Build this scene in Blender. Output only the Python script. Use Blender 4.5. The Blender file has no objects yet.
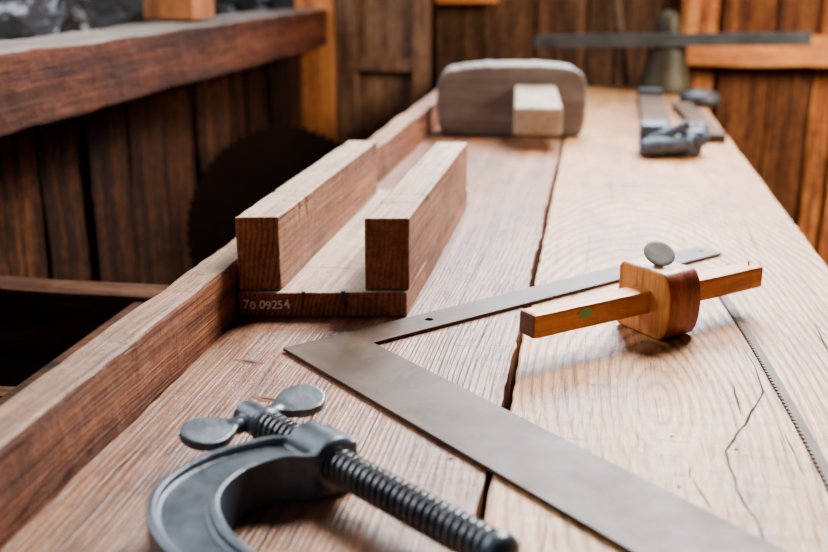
import bpy, bmesh, math, random
from mathutils import Vector, Matrix, noise
random.seed(4)
S = bpy.context.scene
COL = S.collection
BT = 0.85   # bench top height

# ------------------------------------------------------------------ helpers
def link(name, me, mats=None, parent=None, loc=(0,0,0), rot=(0,0,0), label=None, category=None, kind=None, smooth=False):
    o = bpy.data.objects.new(name, me)
    COL.objects.link(o)
    o.location = loc; o.rotation_euler = rot
    if mats:
        for m in (mats if isinstance(mats,(list,tuple)) else [mats]):
            me.materials.append(m)
    if parent:
        o.parent = parent
    if label: o["label"] = label
    if category: o["category"] = category
    if kind: o["kind"] = kind
    if smooth:
        for p in me.polygons: p.use_smooth = True
    return o

def empty(name, loc, rot=(0,0,0), label=None, category=None):
    o = bpy.data.objects.new(name, None); COL.objects.link(o)
    o.empty_display_size = 0.05
    o.location = loc; o.rotation_euler = rot
    if label: o["label"] = label
    if category: o["category"] = category
    return o

def bm_to_me(bm, name):
    bmesh.ops.recalc_face_normals(bm, faces=bm.faces[:])
    me = bpy.data.meshes.new(name); bm.to_mesh(me); bm.free(); return me

def cut(bm, axis, vals):
    n = Vector((0,0,0)); n[axis] = 1
    for v in vals:
        c = Vector((0,0,0)); c[axis] = v
        bmesh.ops.bisect_plane(bm, geom=bm.verts[:]+bm.edges[:]+bm.faces[:], plane_co=c, plane_no=n)

def add_box(bm, x0,x1,y0,y1,z0,z1, seg=(0,0,0), amp=0.0, freq=12, bev=0.0, seed=0):
    b = bmesh.new()
    bmesh.ops.create_cube(b, size=1)
    for v in b.verts:
        v.co = Vector(((x0+x1)/2+v.co.x*(x1-x0), (y0+y1)/2+v.co.y*(y1-y0), (z0+z1)/2+v.co.z*(z1-z0)))
    if bev>0:
        bmesh.ops.bevel(b, geom=b.edges[:], offset=bev, segments=2, affect='EDGES', profile=0.6)
    lo=(x0,y0,z0); hi=(x1,y1,z1)
    for a in range(3):
        k = seg[a]
        if k>1: cut(b, a, [lo[a]+(hi[a]-lo[a])*i/k for i in range(1,k)])
    if amp>0:
        for v in b.verts:
            v.co += noise.noise_vector(v.co*freq+Vector((seed,seed*.7,3)))*amp
            v.co += noise.noise_vector(v.co*freq*5+Vector((seed,9,3)))*amp*.35
    tmp = bpy.data.meshes.new("tmp"); b.to_mesh(tmp); b.free()
    bm.from_mesh(tmp); bpy.data.meshes.remove(tmp)

def box(name, x0,x1,y0,y1,z0,z1, mat, top=None, **k):
    kw = {a:k.pop(a) for a in ("seg","amp","freq","bev","seed") if a in k}
    bm = bmesh.new(); add_box(bm,x0,x1,y0,y1,z0,z1,**kw)
    if top:
        bmesh.ops.recalc_face_normals(bm,faces=bm.faces[:])
        for f in bm.faces:
            if f.normal.z>.6: f.material_index=1
        mat=[mat,top]
    return link(name, bm_to_me(bm,name), mat, **k)

def prism(bm, pts, z0, z1):
    vs0=[bm.verts.new((p[0],p[1],z0)) for p in pts]; vs1=[bm.verts.new((p[0],p[1],z1)) for p in pts]
    n=len(pts)
    bm.faces.new(vs0[::-1]); bm.faces.new(vs1)
    for i in range(n): bm.faces.new((vs0[i],vs0[(i+1)%n],vs1[(i+1)%n],vs1[i]))

def lathe(bm, prof, seg=40, mat=Matrix()):
    rings=[]
    for r,z in prof:
        rings.append([bm.verts.new(mat@Vector((r*math.cos(2*math.pi*i/seg), r*math.sin(2*math.pi*i/seg), z))) for i in range(seg)])
    for a,b in zip(rings[:-1],rings[1:]):
        for i in range(seg):
            bm.faces.new((a[i],a[(i+1)%seg],b[(i+1)%seg],b[i]))
    bm.faces.new(rings[0][::-1]); bm.faces.new(rings[-1])

def catmull(P, n=6, closed=True):
    out=[]; N=len(P)
    for i in range(N):
        p0,p1,p2,p3=[Vector(P[(i+k)%N]) for k in (-1,0,1,2)]
        for j in range(n):
            t=j/n
            out.append(0.5*((2*p1)+(-p0+p2)*t+(2*p0-5*p1+4*p2-p3)*t*t+(-p0+3*p1-3*p2+p3)*t**3))
    return out

def bevel_mod(o, w=0.002, seg=2, ang=35):
    m=o.modifiers.new("bevel",'BEVEL'); m.width=w; m.segments=seg; m.limit_method='ANGLE'; m.angle_limit=math.radians(ang)

def remesh(o, vox, it=4, fac=.5):
    m=o.modifiers.new("remesh",'REMESH'); m.mode='VOXEL'; m.voxel_size=vox; m.use_smooth_shade=True
    s=o.modifiers.new("smooth",'SMOOTH'); s.iterations=it; s.factor=fac

# ------------------------------------------------------------------ materials
def srgb(h):
    c=[int(h[i:i+2],16)/255 for i in (0,2,4)]
    return tuple([(x/12.92 if x<=.04045 else ((x+.055)/1.055)**2.4) for x in c]+[1])

class NT:
    def __init__(s,name):
        s.m=bpy.data.materials.new(name); s.m.use_nodes=True
        s.t=s.m.node_tree; s.b=s.t.nodes["Principled BSDF"]
    def n(s,typ,**k):
        x=s.t.nodes.new(typ)
        for a,b in k.items(): setattr(x,a,b)
        return x
    def l(s,a,b): s.t.links.new(a,b)
    def math(s,op,a,b=None,clamp=False):
        x=s.n('ShaderNodeMath',operation=op); x.use_clamp=clamp
        for i,v in enumerate((a,b)):
            if v is None: continue
            if isinstance(v,(int,float)): x.inputs[i].default_value=v
            else: s.l(v,x.inputs[i])
        return x.outputs[0]
    def noise(s,vec,scale,detail=4,rough=.55,dist=0,mapscale=None,loc=None,rot=None):
        if mapscale:
            mp=s.n('ShaderNodeMapping'); mp.inputs['Scale'].default_value=mapscale
            if loc: mp.inputs['Location'].default_value=loc
            if rot: mp.inputs['Rotation'].default_value=rot
            s.l(vec,mp.inputs[0]); vec=mp.outputs[0]
        x=s.n('ShaderNodeTexNoise'); x.inputs['Scale'].default_value=scale; x.inputs['Detail'].default_value=detail
        x.inputs['Roughness'].default_value=rough; x.inputs['Distortion'].default_value=dist
        s.l(vec,x.inputs['Vector']); return x.outputs[0]
    def ramp(s,fac,stops):
        r=s.n('ShaderNodeValToRGB'); e=r.color_ramp.elements
        while len(e)<len(stops): e.new(.5)
        for el,(p,c) in zip(e,stops):
            el.position=p; el.color=c
        s.l(fac,r.inputs[0]); return r.outputs[0]
    def mix(s,fac,a,b,mode='MIX'):
        x=s.n('ShaderNodeMix',data_type='RGBA',blend_type=mode)
        for i,v in ((0,fac),(6,a),(7,b)):
            if isinstance(v,(int,float,tuple)): x.inputs[i].default_value=v
            else: s.l(v,x.inputs[i])
        return x.outputs[2]

def wood(name, dark, mid, light, axis=1, rough=.65, bump=.5, var=.25, rings=None, blotch=.35, stain=None, coarse=1.0, streak=.35, contrast=1.0, wear=0.0, dust=None, lines=0.0, bdist=.0012, grime=0.0, spec=.45):
    N=NT(name)
    tc=N.n('ShaderNodeTexCoord'); geo=N.n('ShaderNodeNewGeometry')
    rnd=geo.outputs['Random Per Island']
    cb=N.n('ShaderNodeCombineXYZ')
    r7=N.math('MULTIPLY',rnd,17.0)
    for i in range(3): N.l(r7,cb.inputs[i])
    va=N.n('ShaderNodeVectorMath',operation='ADD'); N.l(tc.outputs['Object'],va.inputs[0]); N.l(cb.outputs[0],va.inputs[1])
    vec=va.outputs[0]
    def sc(a,l):
        v=[a,a,a]; v[axis]=l; return v
    g1=N.noise(vec,1,5,.6,.4,sc(60*coarse,2.2))
    g2=N.noise(vec,1,4,.7,.1,sc(420*coarse,9))
    g3=N.noise(vec,1,3,.6,.2,sc(170*coarse,3.0),loc=(3,5,7))
    g4=N.noise(vec,1,5,.7,.0,sc(90,60),loc=(2,2,7))
    fac=N.math('ADD',N.math('ADD',N.math('MULTIPLY',g1,.4),N.math('MULTIPLY',g2,.35)),N.math('MULTIPLY',g4,.25))
    ringv=None
    if rings:
        cx,cy,cz,sx,sy,sz,freq,w=rings
        mp=N.n('ShaderNodeMapping',vector_type='POINT'); mp.inputs['Location'].default_value=(-cx*sx,-cy*sy,-cz*sz); mp.inputs['Scale'].default_value=(sx,sy,sz)
        N.l(tc.outputs['Object'],mp.inputs[0])
        ln=N.n('ShaderNodeVectorMath',operation='LENGTH'); N.l(mp.outputs[0],ln.inputs[0])
        nz=N.noise(tc.outputs['Object'],1,2,.4,0,sc(7,2.2))
        nz2=N.noise(tc.outputs['Object'],1,3,.6,0,sc(60,14.0))
        d=N.math('ADD',N.math('ADD',ln.outputs['Value'],N.math('MULTIPLY',nz,.05)),N.math('MULTIPLY',nz2,.0022))
        sn=N.math('SINE',N.math('MULTIPLY',d,freq))
        ringv=N.math('MULTIPLY',N.math('ADD',sn,1.0),.5)
        ringv=N.math('POWER',ringv,.6)
        am=N.noise(tc.outputs['Object'],1,3,.5,0,sc(12,5.0),loc=(7,2,2))
        amp=N.math('MULTIPLY',N.math('SUBTRACT',am,.30),2.6,True)
        rv2=N.math('ADD',N.math('MULTIPLY',ringv,amp),N.math('MULTIPLY',N.math('SUBTRACT',1.0,amp),.65))
        fac=N.math('ADD',N.math('MULTIPLY',fac,1-w),N.math('MULTIPLY',rv2,w))
    k=.15/contrast
    lo,mi,hi=.5-k,.5,.5+k
    colr=N.ramp(fac,[(lo,srgb(dark)),(mi,srgb(mid)),(hi,srgb(light))])
    st=N.ramp(g3,[(.28,(1-streak,)*3+(1,)),(.42,(1,1,1,1))])
    colr=N.mix(1.0,colr,st,'MULTIPLY')
    lnv=None
    if lines>0:
        sp=N.n('ShaderNodeSeparateXYZ'); N.l(vec,sp.inputs[0])
        across=sp.outputs[0] if axis!=0 else sp.outputs[1]
        wv=N.noise(vec,1,2,.4,0,sc(5,.9),loc=(11,4,2)); wv2=N.noise(vec,1,3,.6,0,sc(60,9),loc=(1,4,2))
        q=N.math('ADD',N.math('ADD',across,N.math('MULTIPLY',wv,.14)),N.math('MULTIPLY',wv2,.003))
        lnv=N.math('MULTIPLY',N.math('ADD',N.math('SINE',N.math('MULTIPLY',q,1500)),1),.5)
        lnv=N.math('POWER',lnv,2.2)
        am=N.noise(vec,1,3,.5,0,sc(14,5.0),loc=(7,2,2))
        lnv=N.math('MULTIPLY',lnv,N.math('MULTIPLY',N.math('SUBTRACT',am,.35),3.0,True))
        colr=N.mix(N.math('MULTIPLY',lnv,lines),colr,srgb(dark))
    bl=N.noise(vec,1,4,.6,0,sc(9,4.5),loc=(1,2,3))
    blr=N.ramp(bl,[(.3,(1-blotch,1-blotch*1.05,1-blotch*1.1,1)),(.65,(1,1,1,1))])
    colr=N.mix(1.0,colr,blr,'MULTIPLY')
    if stain:
        sm=N.noise(vec,1,5,.65,0,sc(16,8),loc=(8,1,4))
        f=N.ramp(sm,[(.45,(0,0,0,1)),(.68,(1,1,1,1))])
        colr=N.mix(N.math('MULTIPLY',f,.6),colr,srgb(stain))
    scr=None
    if dust:
        f5=N.noise(vec,1,7,.75,.2,sc(42,14),loc=(25,3,1))
        m5=N.ramp(f5,[(.42,(0,0,0,1)),(.60,(1,1,1,1))])
        colr=N.mix(N.math('MULTIPLY',m5,.45),colr,srgb(dust))
    if wear>0:
        f1=N.noise(vec,1,6,.8,.3,sc(190,60),loc=(5,9,1))
        m1=N.ramp(f1,[(.57,(0,0,0,1)),(.66,(1,1,1,1))])
        colr=N.mix(N.math('MULTIPLY',m1,.6*min(wear,1.3)),colr,srgb(dark))
        f2=N.noise(vec,1,6,.7,.6,sc(22,7),loc=(15,3,1))
        m2=N.ramp(f2,[(.50,(0,0,0,1)),(.70,(1,1,1,1))])
        colr=N.mix(N.math('MULTIPLY',m2,.55*min(wear,1.3)),colr,tuple(x*.55 for x in srgb(dark)[:3])+(1,))
        f3=N.noise(vec,1,3,.5,.1,(18,900,18),rot=(0,0,.5),loc=(1,1,1))
        f4=N.noise(vec,1,3,.5,.1,(700,14,14),rot=(0,0,.9),loc=(4,1,1))
        scr=N.math('MAXIMUM',N.math('MULTIPLY',N.math('SUBTRACT',f3,.64),8,True),N.math('MULTIPLY',N.math('SUBTRACT',f4,.65),8,True))
        colr=N.mix(N.math('MULTIPLY',scr,.45*min(wear,1.3)),colr,srgb(light))
    if grime>0:
        f6=N.noise(vec,1,7,.68,.2,sc(11,4),loc=(31,3,9))
        m6=N.ramp(f6,[(.44,(0,0,0,1)),(.62,(1,1,1,1))])
        colr=N.mix(N.math('MULTIPLY',m6,grime),colr,N.mix(1.0,colr,(.50,.41,.34,1),'MULTIPLY'))
    h=N.n('ShaderNodeHueSaturation'); N.l(colr,h.inputs['Color'])
    val=N.math('ADD',N.math('MULTIPLY',rnd,var*2),1-var); N.l(val,h.inputs['Value'])
    N.l(h.outputs[0],N.b.inputs['Base Color'])
    rn=N.math('ADD',N.math('MULTIPLY',g4,.25),rough-.12); N.l(rn,N.b.inputs['Roughness'])
    N.b.inputs['Specular IOR Level'].default_value=spec
    hgt=N.math('ADD',N.math('MULTIPLY',g2,.5),N.math('MULTIPLY',g3,.8))
    hgt=N.math('ADD',hgt,N.math('MULTIPLY',g4,.6))
    if ringv: hgt=N.math('ADD',hgt,N.math('MULTIPLY',ringv,.3))
    if lnv: hgt=N.math('ADD',hgt,N.math('MULTIPLY',lnv,.25))
    if scr: hgt=N.math('SUBTRACT',hgt,N.math('MULTIPLY',scr,.3))
    bp=N.n('ShaderNodeBump'); bp.inputs['Strength'].default_value=bump; bp.inputs['Distance'].default_value=bdist
    N.l(hgt,bp.inputs['Height']); N.l(bp.outputs[0],N.b.inputs['Normal'])
    return N.m

def metal(name, c1, c2, rough=.4, met=.8, scale=60, bump=.15, c3=None, c3f=.7, scratch=0, spec=.5):
    N=NT(name); tc=N.n('ShaderNodeTexCoord'); v=tc.outputs['Object']
    n1=N.noise(v,scale,6,.65); n2=N.noise(v,scale*.2,4,.6)
    col=N.ramp(N.math('ADD',N.math('MULTIPLY',n1,.5),N.math('MULTIPLY',n2,.5)),[(.38,srgb(c1)),(.62,srgb(c2))])
    if c3:
        n3=N.noise(v,scale*.45,7,.75,.4); f=N.ramp(n3,[(.46,(0,0,0,1)),(.58,(1,1,1,1))])
        col=N.mix(N.math('MULTIPLY',f,c3f),col,srgb(c3))
    if scratch:
        a=N.noise(v,1,2,.5,.1,(12,700,12),rot=(0,0,.3)); b=N.noise(v,1,2,.5,.1,(900,10,12),rot=(0,0,.2))
        sc=N.math('MAXIMUM',N.math('MULTIPLY',N.math('SUBTRACT',a,.66),8,True),N.math('MULTIPLY',N.math('SUBTRACT',b,.66),8,True))
        col=N.mix(N.math('MULTIPLY',sc,scratch),col,tuple(min(1,x*1.8) for x in srgb(c2)[:3])+(1,))
    N.l(col,N.b.inputs['Base Color'])
    N.b.inputs['Metallic'].default_value=met
    N.b.inputs['Specular IOR Level'].default_value=spec
    rr=N.math('ADD',N.math('MULTIPLY',n1,.35),rough-.17); N.l(rr,N.b.inputs['Roughness'])
    bp=N.n('ShaderNodeBump'); bp.inputs['Strength'].default_value=bump; bp.inputs['Distance'].default_value=.001
    N.l(n1,bp.inputs['Height']); N.l(bp.outputs[0],N.b.inputs['Normal'])
    return N.m

def plain(name, c, rough=.8):
    N=NT(name); tc=N.n('ShaderNodeTexCoord')
    n=N.noise(tc.outputs['Object'],40,4); col=N.ramp(n,[(.3,tuple(x*.8 for x in srgb(c)[:3])+(1,)),(.7,srgb(c))])
    N.l(col,N.b.inputs['Base Color']); N.b.inputs['Roughness'].default_value=rough
    return N.m

M_plankL = wood("bench_wood_reddish",'4a2614','8a5030','b47e54',rough=.40,bump=.9,bdist=.0018,blotch=.35,var=0,wear=1.2,dust='987a62',contrast=1.35,lines=.2,grime=.6)
M_plankR = wood("bench_wood_pale",'7c4a26','b2763e','d49a5e',rough=.42,bump=.9,bdist=.0016,blotch=.30,var=0,streak=.3,wear=1.1,dust='b4906e',contrast=1.4,grime=.55,
                rings=(.052,.62,0, 1,.25,0, 900,.36))
M_rail  = wood("rail_wood",'3c1c0c','804422','b07044',rough=.6,bump=1.0,bdist=.002,blotch=.5,stain='8a5a3a',var=0,wear=1.2,contrast=1.4,lines=.2,grime=.5)
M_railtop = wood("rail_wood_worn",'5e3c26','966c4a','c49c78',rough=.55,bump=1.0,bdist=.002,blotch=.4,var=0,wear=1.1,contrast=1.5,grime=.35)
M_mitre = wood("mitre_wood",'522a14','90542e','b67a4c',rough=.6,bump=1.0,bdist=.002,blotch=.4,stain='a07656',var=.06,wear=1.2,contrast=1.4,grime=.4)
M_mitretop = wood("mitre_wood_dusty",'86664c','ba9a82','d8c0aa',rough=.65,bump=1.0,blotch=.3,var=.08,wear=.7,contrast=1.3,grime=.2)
M_end   = wood("mitre_end_grain",'562c16','8c5230','b07448',rough=.7,bump=.9,var=.1,rings=(-.25,0,.05,1,0,1,1500,.16),wear=1.1,contrast=1.3,grime=.35)
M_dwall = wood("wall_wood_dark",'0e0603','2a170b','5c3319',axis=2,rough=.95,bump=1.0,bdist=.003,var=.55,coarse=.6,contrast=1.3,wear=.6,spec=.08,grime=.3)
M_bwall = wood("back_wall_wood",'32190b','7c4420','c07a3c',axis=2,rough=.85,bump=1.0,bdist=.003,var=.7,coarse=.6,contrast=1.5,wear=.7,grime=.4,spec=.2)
M_cover = wood("cover_board_brown",'24140a','4c301d','785436',axis=2,rough=.85,bump=1.0,bdist=.003,var=.4,coarse=.6,contrast=1.5,wear=.7,grime=.3,spec=.2)
M_panel = wood("panel_wood_brown",'301c0e','6a4630','94704e',axis=2,rough=.85,bump=1.0,var=.2,coarse=.6,wear=.9,contrast=1.5,grime=.3)
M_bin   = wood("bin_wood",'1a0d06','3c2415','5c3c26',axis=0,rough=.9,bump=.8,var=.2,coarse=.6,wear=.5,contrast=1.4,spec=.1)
M_sill  = wood("sill_beam_wood",'30140a','5a2a12','804828',rough=.8,bump=1.0,bdist=.003,var=.1,coarse=.6,wear=.9,contrast=1.5,blotch=.5,grime=.4,spec=.2)  # face colour darkened: shade of the backlit beam is painted in
M_silltop= wood("sill_top_painted_lit",'48382e','7c6e66','a89e9a',rough=.6,bump=1.0,bdist=.003,var=.1,coarse=.6,wear=.8,contrast=1.5)  # paler copy for up faces: window light painted into the sill colour
M_orangeX= wood("orange_beam_wood",'9a5220','d07c34','e8a45e',axis=0,rough=.7,bump=.8,var=.1,coarse=.5,contrast=1.3)
M_orangeZ= wood("corner_post_wood",'6a3414','b0662e','d68c4a',axis=2,rough=.7,bump=.8,var=.1,coarse=.5,contrast=1.3,wear=.5)
M_gray  = wood("gray_weathered_wood",'5a4c42','746660','8a7e74',axis=0,rough=.65,bump=.6,var=.03,blotch=.4,coarse=.9,wear=.9,contrast=.8,grime=.4)
M_grayY = wood("handle_wood_cream",'84725e','a4927c','b8a692',axis=1,rough=.7,bump=.6,var=.03,blotch=.3,wear=.7,grime=.2)
M_gauge = wood("gauge_beech",'a8601a','e0902e','f0ae56',axis=0,rough=.45,bump=.5,var=.03,blotch=.3,stain='a85c1c',wear=.9,contrast=1.2)
M_fence = wood("gauge_fence_beech",'9c5a22','d08a3e','e2a85c',axis=2,rough=.45,bump=.5,var=.03,blotch=.35,stain='965628',wear=.9,contrast=1.2)
M_fenceR= wood("gauge_fence_side",'6a2c18','96482c','b2644a',axis=2,rough=.4,bump=.4,var=.03,blotch=.35,wear=.8,contrast=1.2)
M_gend  = wood("gauge_end_grain",'3a2014','5e3824','7a5038',axis=0,rough=.7,bump=.4,var=.03)
M_floor = wood("floor_wood",'1c120c','3a261a','55392a',axis=1,rough=.85,var=.3,coarse=.5)
M_steel = metal("square_rusty_steel",'33251b','54402f',rough=.52,met=.1,scale=26,c3='2a1a11',c3f=.7,bump=.2,scratch=.35,spec=.3)
M_iron  = metal("clamp_iron",'2a333c','48545f',rough=.36,met=.5,scale=60,bump=.45,c3='68707a',c3f=.35)
M_screw = metal("screw_steel",'46484c','747679',rough=.24,met=.8,scale=90)
M_silver= metal("thumb_screw_metal",'2c2926','4c4844',rough=.42,met=.3,scale=90)
M_blue  = metal("blue_gray_iron",'2c3a4e','5c6c80',rough=.6,met=.1,scale=50,c3='2c201a',c3f=.8,spec=.3)
M_dark  = metal("dark_iron",'202022','3c3e42',rough=.5,met=.4,scale=30)
M_gbar  = metal("gray_iron_bar",'303236','4e5054',rough=.5,met=.4,scale=30)
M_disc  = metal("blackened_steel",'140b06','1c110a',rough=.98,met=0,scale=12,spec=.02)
M_barm  = metal("dusty_brown_steel_bar",'34241a','5c4736',rough=.75,met=0,scale=30,spec=.2)
M_bell  = metal("tarnished_brass_bell",'1e180e','40361f',rough=.55,met=.3,scale=20)
M_blade = metal("saw_blade_rust",'2a1c14','4e3a2c',rough=.6,met=.2,scale=80,spec=.3)
M_crack = plain("crack_dark",'120a07',.95)
M_knot  = plain("knot_red",'7a3a1a',.8)
M_chalk = plain("chalk_white",'f0ece4',.9)
M_green = plain("green_paint",'7cbc70',.6)

# ------------------------------------------------------------------ workbench
WB=empty("workbench",(0,0,0),label="long worn plank-topped wooden workbench with raised back rail",category="workbench")
def ribbon(bm, pts, w, z, mi):
    vs=[]
    n=len(pts)
    for i,p in enumerate(pts):
        p=Vector((p[0],p[1])); a=Vector(pts[max(0,i-1)][:2]); b=Vector(pts[min(n-1,i+1)][:2])
        d=(b-a).normalized(); nn=Vector((-d.y,d.x))
        ww=w*math.sin(math.pi*(i+.35)/(n-.3))*(0.6+.8*random.random())
        vs.append((bm.verts.new((p.x+nn.x*ww/2,p.y+nn.y*ww/2,z)),bm.verts.new((p.x-nn.x*ww/2,p.y-nn.y*ww/2,z))))
    for a,b in zip(vs[:-1],vs[1:]):
        f=bm.faces.new((a[0],a[1],b[1],b[0])); f.material_index=mi
def subdiv_line(P,n,j,seed=0):
    out=[]
    for i in range(len(P)-1):
        for k in range(n):
            t=k/n; x=P[i][0]*(1-t)+P[i+1][0]*t; y=P[i][1]*(1-t)+P[i+1][1]*t
            v=noise.noise_vector(Vector((x*60+seed,y*60,2)))*j
            out.append((x+v.x,y+v.y))
    out.append(P[-1]); return out

def plank(name,x0,x1,mat,cracks,seed,knots=(),holes=()):
    bm=bmesh.new()
    add_box(bm,x0,x1,-.35,2.5,BT-.045,BT,bev=.0018)
    cut(bm,1,[-.35+i*.01 for i in range(1,285)])
    for v in bm.verts:
        if abs(v.co.x-x0)<.004 or abs(v.co.x-x1)<.004:
            v.co.x += noise.noise(Vector((x0*3,v.co.y*9,seed)))*.0022+noise.noise(Vector((x0*3,v.co.y*60,seed)))*.0018
    for pts,w in knots: ribbon(bm,subdiv_line(pts,5,.0015,seed),w,BT+.00025,2)
    for pts,w in cracks: ribbon(bm,subdiv_line(pts,6,.0015,seed),w,BT+.0004,1)
    for hx,hy,hr in holes:
        vs=[bm.verts.new((hx+hr*math.cos(a)*(.8+.4*random.random()),hy+hr*math.sin(a)*(.8+.4*random.random()),BT+.0004)) for a in [math.pi*i/5 for i in range(10)]]
        f=bm.faces.new(vs); f.material_index=1
    me=bm_to_me(bm,name)
    for p in me.polygons:
        if p.material_index>0 and p.normal.z<0: p.flip()
    return link(name,me,[mat,M_crack,M_knot],parent=WB)
cr=[([(-.215,.46),(-.205,.478)],.0022),([(-.19,.445),(-.183,.455)],.0018),([(-.240,.643),(-.228,.641)],.0035),([(-.24,.52),(-.225,.517)],.0018),([(-.10,.86),(-.098,1.02)],.0012),
   ([(-.12,.95),(-.119,1.09)],.0010),([(-.075,.72),(-.073,.80)],.0010),([(-.16,.40),(-.158,.46)],.001),([(-.205,.582),(-.192,.580)],.0025)]
rq=random.Random(21)
for i in range(34):
    x=rq.uniform(-.26,-.06); y=rq.uniform(.35,1.4); cr.append(([(x,y),(x+rq.uniform(-.002,.002),y+rq.uniform(.01,.05))],rq.uniform(.0006,.0013)))
plank("bench_plank",-.274,-.0485,M_plankL,cr,1,[([(-.246,.644),(-.222,.641)],.009),([(-.211,.583),(-.187,.579)],.007)],
      [(rq.uniform(-.26,-.06),rq.uniform(.4,1.6),rq.uniform(.0008,.0018)) for i in range(12)])
cr=[([(.118,.745),(.1236,.699),(.1215,.65),(.1059,.603),(.0865,.5555),(.0882,.5102),(.0946,.468),(.097,.43)],.0014),
   ([(.066,.52),(.068,.50),(.073,.482)],.0010),
   ([(.03,1.2),(.028,1.36)],.0012),([(-.03,1.32),(.11,1.325),(.14,1.32)],.0022),([(.17,1.0),(.175,1.16)],.0010),([(.002,.93),(.004,1.05)],.0010),([(.18,.72),(.183,.80)],.0010)]
for i in range(34):
    x=rq.uniform(-.03,.21); y=rq.uniform(.35,1.5); cr.append(([(x,y),(x+rq.uniform(-.002,.002),y+rq.uniform(.01,.06))],rq.uniform(.0005,.0012)))
plank("bench_plank",-.0435,.228,M_plankR,cr,5,(),[(rq.uniform(-.03,.21),rq.uniform(.4,1.7),rq.uniform(.0008,.0020)) for i in range(18)])
box("bench_subtop",-.30,.215,-.33,2.48,BT-.075,BT-.046,M_crack,parent=WB)
bm=bmesh.new(); add_box(bm,-.305,-.277,-.35,2.52,BT-.10,BT+.046,seg=(2,320,4),amp=.0024,freq=10,bev=.0035)
for v in bm.verts:   # chipped and split upper arris facing the bench
    if v.co.z>BT+.038 and v.co.x>-.284:
        c=max(0,noise.noise(Vector((v.co.y*16,4,0)))-.12)*.012+max(0,noise.noise(Vector((v.co.y*110,4,0)))-.15)*.005
        v.co.z-=c; v.co.x-=c*.5
bmesh.ops.recalc_face_normals(bm,faces=bm.faces[:])
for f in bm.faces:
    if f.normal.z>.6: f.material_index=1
link("back_rail",bm_to_me(bm,"back_rail"),[M_rail,M_railtop],parent=WB)
box("front_apron",.190,.215,-.3,2.45,BT-.17,BT-.076,M_rail,parent=WB)
for x in (-.27,.14):
    for y in (-.2,1.1,2.3):
        box("leg",x,x+.075,y,y+.075,0,BT-.076,M_rail,parent=WB,bev=.003)

# ------------------------------------------------------------------ mitre box
MB=empty("mitre_box",(-.209,.93,BT),label="reddish-brown wooden mitre box with chalk number on its end",category="mitre box")
ox,oy=-.209,.93
xl,xr=-.2745,-.1400
yfl,yfr,ybl,ybr=.736,.760,1.112,1.132
def yf(x): return yfl+(yfr-yfl)*(x-xl)/(xr-xl)
def yb(x): return ybl+(ybr-ybl)*(x-xl)/(xr-xl)
def mitre_part(name,xa,xb,z0,z1,ext=0,ext_b=0,seed=0):
    bm=bmesh.new()
    prism(bm,[(xa-ox,yf(xa)-ext-oy),(xb-ox,yf(xb)-ext-oy),(xb-ox,yb(xb)+ext_b-oy),(xa-ox,yb(xa)+ext_b-oy)],z0,z1)
    cut(bm,1,[-.19+.006*i for i in range(1,66)]); cut(bm,2,[z0+(z1-z0)*.33,z0+(z1-z0)*.66])
    xm=(xa+xb)/2-ox
    for v in bm.verts:
        v.co+=noise.noise_vector(v.co*12+Vector((seed,0,0)))*.0009+noise.noise_vector(v.co*160+Vector((seed,0,0)))*.0003
        if v.co.z>z1-.003:
            c=max(0,noise.noise(Vector((v.co.y*80,seed*3+ (5 if v.co.x>xm else 0),0)))-.25)*.004
            v.co.z-=c; v.co.x+= c if v.co.x<xm else -c
    bmesh.ops.recalc_face_normals(bm,faces=bm.faces[:])
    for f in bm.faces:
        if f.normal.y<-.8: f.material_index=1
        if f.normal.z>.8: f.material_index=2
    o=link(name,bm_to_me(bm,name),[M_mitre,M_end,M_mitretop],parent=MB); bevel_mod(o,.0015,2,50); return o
mitre_part("base",xl,xr,0.0005,.0215,.004,.02,1)
mitre_part("side_block",xl,xl+.0335,.022,.083,0,0,5)
mitre_part("side_block",xr-.034,xr+.001,.022,.082,0,0,9)
sk=math.atan2(yfr-yfl,xr-xl)
bmt=bmesh.new(); rs=random.Random(12); cx=0
for ch,size in (("7",.0092),("0",.0080),(" ",.004),("0",.0086),("9",.0082),("2",.0086),("5",.0086),("4",.0092)):
    if ch!=" ":
        cu=bpy.data.curves.new("num",'FONT'); cu.body=ch; cu.size=size*1.15; cu.extrude=.0001; cu.offset=.00018; cu.shear=rs.uniform(-.1,.2); cu.resolution_u=6
        to=bpy.data.objects.new("numtmp",cu); COL.objects.link(to)
        bpy.context.view_layer.update()
        me=bpy.data.meshes.new_from_object(to.evaluated_get(bpy.context.evaluated_depsgraph_get()))
        me.transform(Matrix.Translation((cx,rs.uniform(-.0006,.0006),0))@Matrix.Rotation(rs.uniform(-.12,.12),4,'Z')@Matrix.Diagonal((rs.uniform(.9,1.1),1,1,1)))
        for v in me.vertices: v.co+=Vector((noise.noise(v.co*900),noise.noise(v.co*900+Vector((5,5,5))),0))*.00022
        bmt.from_mesh(me); bpy.data.meshes.remove(me); bpy.data.objects.remove(to)
    cx+=size*.60
link("chalk_number",bm_to_me(bmt,"num"),M_chalk,parent=MB,loc=(xl+.005-ox,yf(xl+.005)-.0062-oy,.0084),rot=(math.radians(90),0,sk),label="white chalk inventory number")
for x,r in ((-.222,.14),(-.190,-.10)):
    bm=bmesh.new()
    m=Matrix.Rotation(r,4,'Y')
    lathe(bm,[(.0004,-.015),(.0011,-.010),(.0011,.001),(.0019,.0012),(.0019,.0022)],10,m)
    link("nail",bm_to_me(bm,"nail"),M_dark,parent=MB,loc=(x-ox,yf(x)-.0048-oy,.0208),label="dark bent nail")

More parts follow.
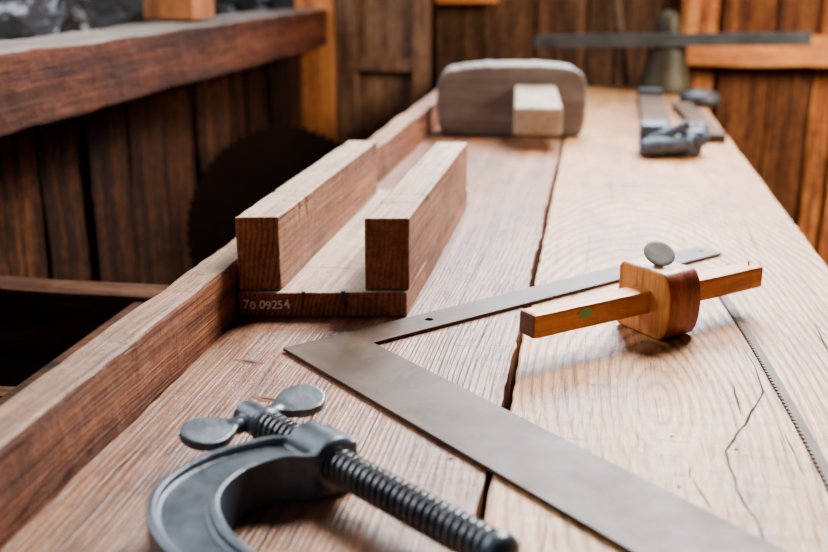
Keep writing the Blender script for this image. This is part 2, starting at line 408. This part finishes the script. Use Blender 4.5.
# ------------------------------------------------------------------ framing square
th=math.radians(46.7)
FS=empty("framing_square",(-.2161,.665,BT),rot=(0,0,th),label="brown patinated steel framing square lying flat",category="framing square")
bm=bmesh.new()
out=[(0,0),(.478,0),(.478,-.030),(.0600,-.030),(.0600,-.61),(0,-.61)]
prism(bm,out,.0009,.0033)
o=link("steel_body",bm_to_me(bm,"sq"),M_steel,parent=FS); bevel_mod(o,.0004,2)
cutme=bmesh.new()
lathe(cutme,[(.0036,-.01),(.0036,.01)],24,Matrix.Translation((.125,-.0145,0)))
lathe(cutme,[(.003,-.01),(.003,.01)],24,Matrix.Translation((.465,-.0145,0)))
tmp=link("cuttmp",bm_to_me(cutme,"c"),parent=FS)
md=o.modifiers.new("b",'BOOLEAN'); md.object=tmp; md.operation='DIFFERENCE'; md.solver='EXACT'
bpy.context.view_layer.update()
dg=bpy.context.evaluated_depsgraph_get()
nm=bpy.data.meshes.new_from_object(o.evaluated_get(dg)); o.modifiers.clear(); o.data=nm
bpy.data.objects.remove(tmp)

# ------------------------------------------------------------------ marking gauge
MG=empty("marking_gauge",(.0574,.7617,BT),rot=(0,0,math.radians(41.5)),label="orange-brown marking gauge with rounded fence and disc thumbscrew",category="marking gauge")
bz=.0285
bm=bmesh.new(); add_box(bm,-.128,.109,-.0095,.0095,bz-.0092,bz+.0092,bev=.0026,seg=(24,1,1),amp=.0004,freq=30)
bmesh.ops.recalc_face_normals(bm,faces=bm.faces[:])
for f in bm.faces:
    if abs(f.normal.x)>.9: f.material_index=1
link("beam",bm_to_me(bm,"gb"),[M_gauge,M_gend],parent=MG)
arc=[(-.0165-.0125*math.cos(t)**.8 if math.cos(t)>0 else -.0165, .0270+.0265*math.sin(t)) for t in [math.radians(90-7.5*i) for i in range(25)]]
prof=[(.026,.0005),(.0275,.003),(.0275,.049),(.0245,.0530)]+arc
bm=bmesh.new()
v0=[bm.verts.new((-.017,p[0],p[1])) for p in prof]; v1=[bm.verts.new((.017,p[0],p[1])) for p in prof]
bm.faces.new(v0); bm.faces.new(v1[::-1])
for i in range(len(prof)):
    j=(i+1)%len(prof); f=bm.faces.new((v0[i],v0[j],v1[j],v1[i])); f.smooth=True
bmesh.ops.recalc_face_normals(bm,faces=bm.faces[:])
for f in bm.faces:
    if f.normal.y<-.35: f.material_index=1
o=link("fence",bm_to_me(bm,"fence"),[M_fence,M_fenceR],parent=MG); bevel_mod(o,.0022,3,50)
for p in o.data.polygons:
    if abs(p.normal.x)>.9: p.use_smooth=False
bm=bmesh.new()
lathe(bm,[(.0035,.045),(.0035,.056),(.0045,.0565),(.0045,.058)],20,Matrix.Translation((-.002,.0,0)))
mm=Matrix.Translation((-.002,0,.0625))@Matrix.Rotation(math.radians(-20),4,'Z')@Matrix.Rotation(math.radians(36),4,'X')
lathe(bm,[(.010,-.0008),(.0120,-.0006),(.0123,0),(.0120,.0006),(.010,.0008)],40,mm)
link("thumb_screw",bm_to_me(bm,"ts"),M_silver,parent=MG,label="dark metal disc thumbscrew")
bm=bmesh.new(); lathe(bm,[(.001,0),(.0008,.003),(.0001,.004)],10,Matrix.Translation((.101,0,bz+.009)))
link("scribing_pin",bm_to_me(bm,"pin"),M_screw,parent=MG)
bm=bmesh.new()
lathe(bm,[(.0048,0),(.0042,.0003)],16,Matrix.Translation((-.082,-.0097,bz+.003))@Matrix.Rotation(math.radians(90),4,'X')@Matrix.Diagonal((1.5,.75,1,1)))
link("paint_mark",bm_to_me(bm,"pm"),M_green,parent=MG)

# ------------------------------------------------------------------ C clamp
CC=empty("c_clamp",(-.1828,.5103,BT),rot=(0,0,math.radians(-37.1)),label="dark blue-gray cast iron screw clamp with wing handle",category="clamp")
cz=.0185
outl=[(.046,.014),(.043,-.008),(.036,-.020),(.031,-.050),(.037,-.078),(.053,-.099),(.082,-.113),(.13,-.117),(.19,-.114),(.225,-.101),(.246,-.072),(.252,-.03),(.252,.012),
      (.246,.016),(.232,.016),(.226,.010),(.224,-.03),(.212,-.063),(.185,-.083),(.12,-.087),(.092,-.082),(.072,-.070),(.061,-.050),(.062,-.028),(.073,-.014),(.075,.010),(.070,.015),(.052,.015)]
pts=catmull(outl,5)
P2=[Vector((p.x,p.y)) for p in pts]
def inset(P,d):
    out=[];n=len(P)
    for i in range(n):
        t=(P[(i+1)%n]-P[i-1]).normalized(); out.append(P[i]+Vector((-t.y,t.x))*d)
    return out
area2=sum(P2[i].x*P2[(i+1)%len(P2)].y-P2[(i+1)%len(P2)].x*P2[i].y for i in range(len(P2)))
sgn=1 if area2>0 else -1
bm=bmesh.new(); prism(bm,P2,.002,cz+.0060)
PI=inset(P2,.0045*sgn)
n=len(P2)
va=[[bm.verts.new((p.x,p.y,z)) for p in Q] for Q,z in ((P2,cz+.004),(P2,cz+.0100),(PI,cz+.0100),(PI,cz+.004))]
for a,b in ((0,1),(1,2),(2,3),(3,0)):
    for i in range(n):
        j=(i+1)%n; bm.faces.new((va[a][i],va[a][j],va[b][j],va[b][i]))
mx=Matrix.Translation((.044,0,cz))@Matrix.Rotation(math.radians(90),4,'Y')
lathe(bm,[(.0132,0),(.0154,.002),(.0154,.029),(.0132,.031)],40,mx)
mx=Matrix.Translation((.224,0,cz))@Matrix.Rotation(math.radians(90),4,'Y')
lathe(bm,[(.015,0),(.015,.026)],40,mx)
fr=link("frame",bm_to_me(bm,"frame"),M_iron,parent=CC); remesh(fr,.0010,2)
def thread(x0,x1,r,pitch,depth,seg=40,per=12):
    bm=bmesh.new(); n=int((x1-x0)/pitch*per); rings=[]
    for i in range(n+1):
        x=x0+(x1-x0)*i/n; ring=[]
        for k in range(seg):
            a=2*math.pi*k/seg
            ph=(x/pitch-k/seg)%1
            w=max(0,min(1,(0.5-abs(ph-.5))*7-1.3))
            rr=r-depth*(1-w)
            ring.append(bm.verts.new((x,rr*math.cos(a),cz+rr*math.sin(a))))
        rings.append(ring)
    for a,b in zip(rings[:-1],rings[1:]):
        for k in range(seg): bm.faces.new((a[k],a[(k+1)%seg],b[(k+1)%seg],b[k]))
    bm.faces.new(rings[0]); bm.faces.new(rings[-1][::-1])
    return bm
bm=thread(.006,.186,.0098,.0047,.0032,per=18)
link("screw",bm_to_me(bm,"screw"),M_screw,parent=CC,smooth=True)
bm=bmesh.new()
mx=Matrix.Translation((-.016,0,cz))@Matrix.Rotation(math.radians(90),4,'Y')
lathe(bm,[(.006,0),(.0088,.003),(.0094,.012),(.0094,.021),(.0108,.024),(.010,.028)],32,mx)
for s in (-1,1):
    ol=catmull([(-.0040,.008),(-.0042,.014),(-.0100,.023),(-.0130,.033),(-.0105,.043),(-.003,.0480),(.006,.047),(.0128,.040),(.0138,.031),(.0100,.022),(.0042,.014),(.0040,.008)],4)
    b2=bmesh.new(); prism(b2,[(p.x,s*p.y) for p in ol],-.0028,.0028)
    b2.transform(Matrix.Translation((-.003,0,cz))@Matrix.Rotation(math.radians(12),4,'Y')@Matrix.Rotation(s*math.radians(4),4,'X'))
    t_=bpy.data.meshes.new("t"); b2.to_mesh(t_); b2.free(); bm.from_mesh(t_); bpy.data.meshes.remove(t_)
    mm=Matrix.Translation((-.003,s*.012,cz))@Matrix.Diagonal((.0060,.012,.0050,1))
    bmesh.ops.create_uvsphere(bm,u_segments=28,v_segments=16,radius=1,matrix=mm)
wh=link("wing_handle",bm_to_me(bm,"wing"),M_iron,parent=CC); remesh(wh,.0008,4)
bm=bmesh.new()
mx=Matrix.Translation((.184,0,cz))@Matrix.Rotation(math.radians(90),4,'Y')
lathe(bm,[(.0074,0),(.0095,.001),(.0108,.004),(.0110,.007),(.0098,.0105),(.006,.0125),(.001,.013)],36,mx)
link("swivel_pad",bm_to_me(bm,"pad"),M_iron,parent=CC,smooth=True)

# ------------------------------------------------------------------ narrow saw blade
bm=bmesh.new()
P=[(.113,.945),(.116,.905),(.119,.865),(.128,.76),(.1326,.69),(.1375,.60),(.1400,.53),(.141,.432),(.141,.38)]
cp=catmull(P,14)[14:-28]
samp=[cp[0]]; acc=0; step=.0026
for a,b in zip(cp[:-1],cp[1:]):
    seg=(b-a).length; t=step-acc
    while t<seg:
        samp.append(a.lerp(b,t/seg)); t+=step
    acc=(acc+seg)%step
prev=None
for i,p in enumerate(samp):
    q=samp[min(i+1,len(samp)-1)]; r=samp[max(i-1,0)]; d=(q-r).normalized(); a_=Vector((-d.y,d.x))
    w=.0024; tooth=.0028*(i%2)
    a=Vector((*(p+a_*(w)),0)); b=Vector((*(p-a_*(w+tooth)),0))
    quad=[bm.verts.new(a+Vector((-.13,-.68,.0014))),bm.verts.new(b+Vector((-.13,-.68,.0014))),bm.verts.new(b+Vector((-.13,-.68,.0001))),bm.verts.new(a+Vector((-.13,-.68,.0001)))]
    if prev:
        for k in range(4): bm.faces.new((prev[k],prev[(k+1)%4],quad[(k+1)%4],quad[k]))
    else: bm.faces.new(quad)
    prev=quad
bm.faces.new(prev[::-1])
link("saw_blade",bm_to_me(bm,"sawblade"),M_blade,loc=(.13,.68,BT+.0002),label="narrow toothed rusty steel saw blade lying flat on the bench",category="saw blade")

# ------------------------------------------------------------------ mallet
ML=empty("mallet",(-.1345,1.70,BT),rot=(0,0,math.radians(7)),label="large weathered gray wooden mallet standing on its head",category="mallet")
prof=catmull([(-.120,.012),(-.106,.002),(-.05,.001),(.05,.001),(.106,.002),(.120,.012),(.124,.05),(.121,.092),(.106,.112),(.06,.1185),(0,.1195),(-.06,.1175),(-.104,.110),(-.122,.093),(-.127,.052)],8)
bm=bmesh.new()
prof=[Vector((p.x+noise.noise(Vector((p.x*60,p.y*60,1)))*.0020,max(.0008,p.y+noise.noise(Vector((p.x*60,p.y*60,9)))*.0020))) if p.y>.02 else p for p in prof]
fr_=[bm.verts.new((p.x,-.01,p.y)) for p in prof]; bk=[bm.verts.new((p.x*.98,.08,p.y)) for p in prof]
bm.faces.new(fr_); bm.faces.new(bk[::-1])
for i in range(len(prof)):
    j=(i+1)%len(prof); bm.faces.new((fr_[i],fr_[j],bk[j],bk[i]))
o=link("mallet_head",bm_to_me(bm,"mh"),M_gray,parent=ML); bevel_mod(o,.007,4,50)
bm=bmesh.new(); vs=[]
for y,w,z0,z1,c in ((-.011,.034,.036,.088,.038),(-.135,.0375,.022,.066,.036)):
    vs.append([bm.verts.new((c-w,y,z0)),bm.verts.new((c+w,y,z0)),bm.verts.new((c+w,y,z1)),bm.verts.new((c-w,y,z1))])
bm.faces.new(vs[0]); bm.faces.new(vs[1][::-1])
for k in range(4): bm.faces.new((vs[0][k],vs[0][(k+1)%4],vs[1][(k+1)%4],vs[1][k]))
o=link("handle",bm_to_me(bm,"mhd"),M_grayY,parent=ML,label="pale cream squared handle"); bevel_mod(o,.005,3,50)

# ------------------------------------------------------------------ bar clamp
BC=empty("bar_clamp",(.122,1.545,BT),rot=(0,0,math.radians(-1)),label="steel bar clamp with worn blue-gray cast head",category="bar clamp")
box("bar",-.040,.008,.02,.70,.008,.022,M_barm,parent=BC,bev=.001)
bm=bmesh.new()
add_box(bm,-.050,.030,.0,.050,.002,.032,bev=.006)
add_box(bm,-.050,-.008,.000,.060,.006,.048,bev=.007)
add_box(bm,.008,.044,.003,.100,.002,.040,bev=.007)
lathe(bm,[(.007,0),(.013,.004),(.015,.03),(.010,.038)],24,Matrix.Translation((.040,.015,.02))@Matrix.Rotation(math.radians(-60),4,'X'))
lathe(bm,[(.010,0),(.013,.004),(.0135,.03),(.011,.05),(.008,.075)],24,Matrix.Translation((-.047,-.012,.014))@Matrix.Rotation(math.radians(82),4,'Y'))
lathe(bm,[(.008,-.03),(.008,.035)],20,Matrix.Translation((-.01,-.004,.036))@Matrix.Rotation(math.radians(65),4,'Y'))
lathe(bm,[(.011,-.004),(.011,.004)],20,Matrix.Translation((.026,-.001,.024))@Matrix.Rotation(math.radians(90),4,'X'))
o=link("clamp_head",bm_to_me(bm,"ch"),M_blue,parent=BC,label="worn blue-gray casting"); remesh(o,.0016,1)
box("sliding_jaw",-.042,.010,.60,.64,.0,.034,M_dark,parent=BC,bev=.006)
bm=bmesh.new(); add_box(bm,-.018,.018,-.21,.21,0,.014,bev=.001)
link("flat_bar",bm_to_me(bm,"fb"),M_barm,loc=(.187,1.895,BT+.0005),rot=(0,0,math.radians(3)),label="dusty flat steel bar lying along the bench",category="steel bar")
bm=bmesh.new(); lathe(bm,[(.036,.0005),(.042,.006),(.042,.016),(.036,.026),(.018,.032),(.005,.033)],36)
link("iron_weight",bm_to_me(bm,"iw"),M_dark,loc=(.218,2.17,BT),label="low round dark iron weight at the bench edge",category="weight",smooth=True)

# ------------------------------------------------------------------ bell stand + iron bar
BE=empty("bell",(.160,2.41,BT),label="tarnished dark brass bell-shaped stand",category="bell")
bm=bmesh.new()
lathe(bm,[(.062,.0005),(.064,.006),(.058,.025),(.051,.05),(.047,.08),(.045,.100),(.044,.104),(.030,.105),(.029,.125),(.028,.15),(.025,.166),(.018,.177),(.008,.182),(.002,.183)],48)
o=link("bell_body",bm_to_me(bm,"bell"),M_bell,parent=BE)
for p in o.data.polygons: p.use_smooth=True
IB=bmesh.new(); add_box(IB,-.300,.300,-.010,.010,0,.028,bev=.002)
link("iron_bar",bm_to_me(IB,"ib"),M_gbar,loc=(.162,2.367,BT+.1060),rot=(0,math.radians(-1.3),math.radians(-1)),label="long dark gray iron bar laid across the bell stand",category="iron bar")
# thin handle leaning on the back wall
a=Vector((.075,2.475,BT+.004)); b=Vector((-.03,2.60,BT+.62)); d=b-a
bm=bmesh.new(); lathe(bm,[(.008,0),(.011,.02),(.011,d.length-.02),(.008,d.length)],16,d.to_track_quat('Z','Y').to_matrix().to_4x4())
link("tool_handle",bm_to_me(bm,"th"),M_barm,loc=a,label="thin dark wooden tool handle leaning on the wall",category="tool handle",smooth=True)

# ------------------------------------------------------------------ room
def boards(name,mat,u0,u1,z0,z1,plane,vertical_axis,thick=.02,label=None,wmin=.09,wmax=.16,gap=.006,seed=1,amp=.0035):
    rs=random.Random(seed); bm=bmesh.new(); u=u0; i=0
    while u<u1:
        w=min(rs.uniform(wmin,wmax),u1-u); i+=1
        d=rs.uniform(-.009,.009); g=gap*rs.uniform(.5,2.0)
        if vertical_axis=='L': add_box(bm,plane-thick+d,plane+d,u,u+max(.01,w-g),z0,z1,bev=.002,seg=(1,1,30),amp=amp,freq=6,seed=i)
        else: add_box(bm,u,u+max(.01,w-g),plane+d,plane+thick+d,z0,z1,bev=.002,seg=(1,1,30),amp=amp,freq=6,seed=i)
        u+=w
    if vertical_axis=='L': add_box(bm,plane-thick-.02,plane-thick-.010,u0,u1,z0,z1)
    else: add_box(bm,u0,u1,plane+thick+.010,plane+thick+.02,z0,z1)
    return link(name,bm_to_me(bm,name),mat,kind="structure",label=label)
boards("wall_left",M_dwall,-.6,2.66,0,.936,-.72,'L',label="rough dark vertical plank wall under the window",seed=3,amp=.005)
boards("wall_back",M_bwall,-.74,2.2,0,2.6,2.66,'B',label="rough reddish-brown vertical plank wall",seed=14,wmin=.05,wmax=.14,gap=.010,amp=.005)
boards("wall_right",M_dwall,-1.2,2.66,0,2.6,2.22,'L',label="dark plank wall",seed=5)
bm=bmesh.new()
for i in range(20): add_box(bm,-1+i*.16,-1+i*.16+.155,-1.2,2.8,-.03,0)
link("floor",bm_to_me(bm,"floor"),M_floor,kind="structure",label="dark plank floor")
bm=bmesh.new()
for i in range(19): add_box(bm,-.8+i*.16,-.8+i*.16+.157,-1.2,2.8,2.61,2.63)
link("ceiling",bm_to_me(bm,"ceiling"),M_floor,kind="structure",label="dark plank ceiling")
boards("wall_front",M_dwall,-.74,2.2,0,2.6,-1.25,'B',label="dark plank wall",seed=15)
def trim(n,*a,mat=None,label=None,**k):
    return box("trim_%d"%n,*a,mat,kind="structure",label=label,**k)
trim(1,-.775,-.65,-.6,2.46,.943,1.030,mat=M_sill,top=M_silltop,label="heavy reddish window sill beam with top painted pale as window-lit",seg=(2,140,3),amp=.005,freq=6,bev=.004)
trim(2,-.735,-.64,2.46,2.54,0,2.6,mat=M_orangeZ,label="orange-brown corner post",bev=.003,seg=(1,1,20),amp=.003)
trim(3,.22,2.19,2.60,2.655,.895,.968,mat=M_orangeX,label="orange-brown horizontal wall rail",bev=.003,seg=(30,1,1),amp=.003)
trim(4,-.638,-.585,2.47,2.53,0,2.6,mat=M_panel,label="weathered brown vertical batten",bev=.003)
trim(5,-.44,-.405,2.47,2.53,0,2.6,mat=M_panel,label="weathered vertical wall batten",bev=.003)
trim(11,-.585,-.44,2.50,2.53,0,2.6,mat=M_panel,label="broad weathered brown wall panel",bev=.003,seg=(1,1,20),amp=.003)
bm=bmesh.new(); u=-.405; rs=random.Random(5); i=0
while u<.21:
    w_=min(rs.uniform(.07,.15),.213-u); i+=1
    add_box(bm,u,u+max(.01,w_-.006),2.632+rs.uniform(-.005,.003),2.652,0,2.6,bev=.002,seg=(1,1,24),amp=.003,freq=6,seed=i); u+=w_
link("trim_12",bm_to_me(bm,"cover"),M_cover,kind="structure",label="weathered brown cover boards on the wall")
trim(6,-.405,-.25,2.595,2.622,1.040,1.09,mat=M_orangeX,label="short orange wall rail",bev=.003)
trim(7,-.79,-.70,1.72,1.83,1.036,2.6,mat=M_orangeZ,label="window mullion post",bev=.003)
trim(8,.215,.24,2.575,2.60,.97,1.6,mat=M_orangeX,label="bright narrow vertical wall batten",bev=.002)
trim(9,-.584,-.441,2.475,2.499,.88,.91,mat=M_panel,label="cross batten on the wall panel",bev=.002)
trim(10,-.715,-.32,.3,2.4,.44,.465,mat=M_dwall,label="low shelf board behind the bench")

# storage bin
SB=empty("storage_bin",(-.545,.70,.465),label="dim brown open wooden bin behind the bench",category="wooden box")
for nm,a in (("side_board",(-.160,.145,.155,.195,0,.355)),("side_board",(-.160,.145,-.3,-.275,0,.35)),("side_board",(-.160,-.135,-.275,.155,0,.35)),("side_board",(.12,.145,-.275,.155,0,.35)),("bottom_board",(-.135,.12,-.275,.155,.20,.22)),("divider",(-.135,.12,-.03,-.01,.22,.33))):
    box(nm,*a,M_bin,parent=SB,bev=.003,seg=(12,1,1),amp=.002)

# circular saw blade
bm=bmesh.new(); R=.195; pts=[]; NTH=64
for i in range(NTH):
    a=2*math.pi*i/NTH; b=2*math.pi*(i+.75)/NTH
    pts.append((R*math.cos(a),R*math.sin(a))); pts.append(((R-.008)*math.cos(b),(R-.008)*math.sin(b)))
M2=2*NTH
inner=[(.012*math.cos(2*math.pi*i/M2),.012*math.sin(2*math.pi*i/M2)) for i in range(M2)]
for z in (-.001,.001):
    a=[bm.verts.new((*p,z)) for p in pts]; b=[bm.verts.new((*p,z)) for p in inner]
    for i in range(M2): bm.faces.new((a[i],a[(i+1)%M2],b[(i+1)%M2],b[i]))
    if z<0: A,B=a,b
for i in range(M2):
    j=(i+1)%M2; bm.faces.new((A[i],A[j],a[j],a[i])); bm.faces.new((B[i],B[j],b[j],b[i]))
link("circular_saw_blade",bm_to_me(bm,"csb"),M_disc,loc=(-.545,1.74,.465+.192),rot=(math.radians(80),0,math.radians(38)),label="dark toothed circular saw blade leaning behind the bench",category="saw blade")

# rocky bank outside window
bm=bmesh.new()
bmesh.ops.create_grid(bm,x_segments=60,y_segments=140,size=1)
for v in bm.verts:
    x=-1.0-(v.co.x+1)*.6; y=1.3+v.co.y*3.2
    z=.80+(v.co.x+1)*.45
    v.co=Vector((x,y,z))
    v.co+=noise.noise_vector(v.co*5)*.12+noise.noise_vector(v.co*18)*.04
ret=bmesh.ops.extrude_edge_only(bm,edges=[e for e in bm.edges if e.is_boundary])
for v in [g for g in ret['geom'] if isinstance(g,bmesh.types.BMVert)]: v.co.z=-.03
N=NT("rock"); tc=N.n('ShaderNodeTexCoord')
nn=N.noise(tc.outputs['Object'],7,6,.7)
N.l(N.ramp(nn,[(.42,srgb('0c0a0c')),(.58,srgb('241f20')),(.66,srgb('e0e8f8'))]),N.b.inputs['Base Color'])  # palest stop paints bright bluish highlights into the rock colour
o=link("rock_bank",bm_to_me(bm,"bank"),N.m,label="dark rough bank with pale patches outside the window",category="rocks",kind="stuff")

# ------------------------------------------------------------------ light
w=bpy.data.worlds.new("w"); S.world=w; w.use_nodes=True
bg=w.node_tree.nodes["Background"]; bg.inputs[0].default_value=(.92,.95,1,1); bg.inputs[1].default_value=.6
def area(name,loc,target,size,energy,color,sy=None,spread=180):
    l=bpy.data.lights.new(name,'AREA'); l.energy=energy; l.color=color; l.size=size
    if sy: l.shape='RECTANGLE'; l.size_y=sy
    l.spread=math.radians(spread)
    o=bpy.data.objects.new(name,l); COL.objects.link(o); o.location=loc
    o.rotation_euler=(Vector(target)-Vector(loc)).to_track_quat('-Z','Y').to_euler()
    return o
area("overhead_added_light",(.45,2.05,2.40),(.08,.90,.85),.6,40,(1,.92,.83),spread=80)  # added main lamp out of view, hung under a closed ceiling without skylight
area("left_window_light",(-1.5,1.2,1.9),(0,1.1,.85),1.4,32,(.96,.97,1),.8)
area("right_window_light",(1.9,1.2,1.9),(.55,2.6,.85),.8,38,(1,.86,.68),spread=80)
area("back_window_light",(.10,2.4,1.75),(.05,1.3,.85),.7,24,(.84,.91,1),.5,spread=100)

# ------------------------------------------------------------------ camera
cam=bpy.data.cameras.new("camera"); co=bpy.data.objects.new("camera",cam); COL.objects.link(co)
co.location=(0,0,BT+.27)
co.rotation_euler=(math.radians(90-16.97),0,math.radians(10.05))
cam.lens=43.6; cam.sensor_width=36; cam.clip_start=.01
cam.dof.use_dof=True; cam.dof.focus_distance=.72; cam.dof.aperture_fstop=5.6
S.camera=co
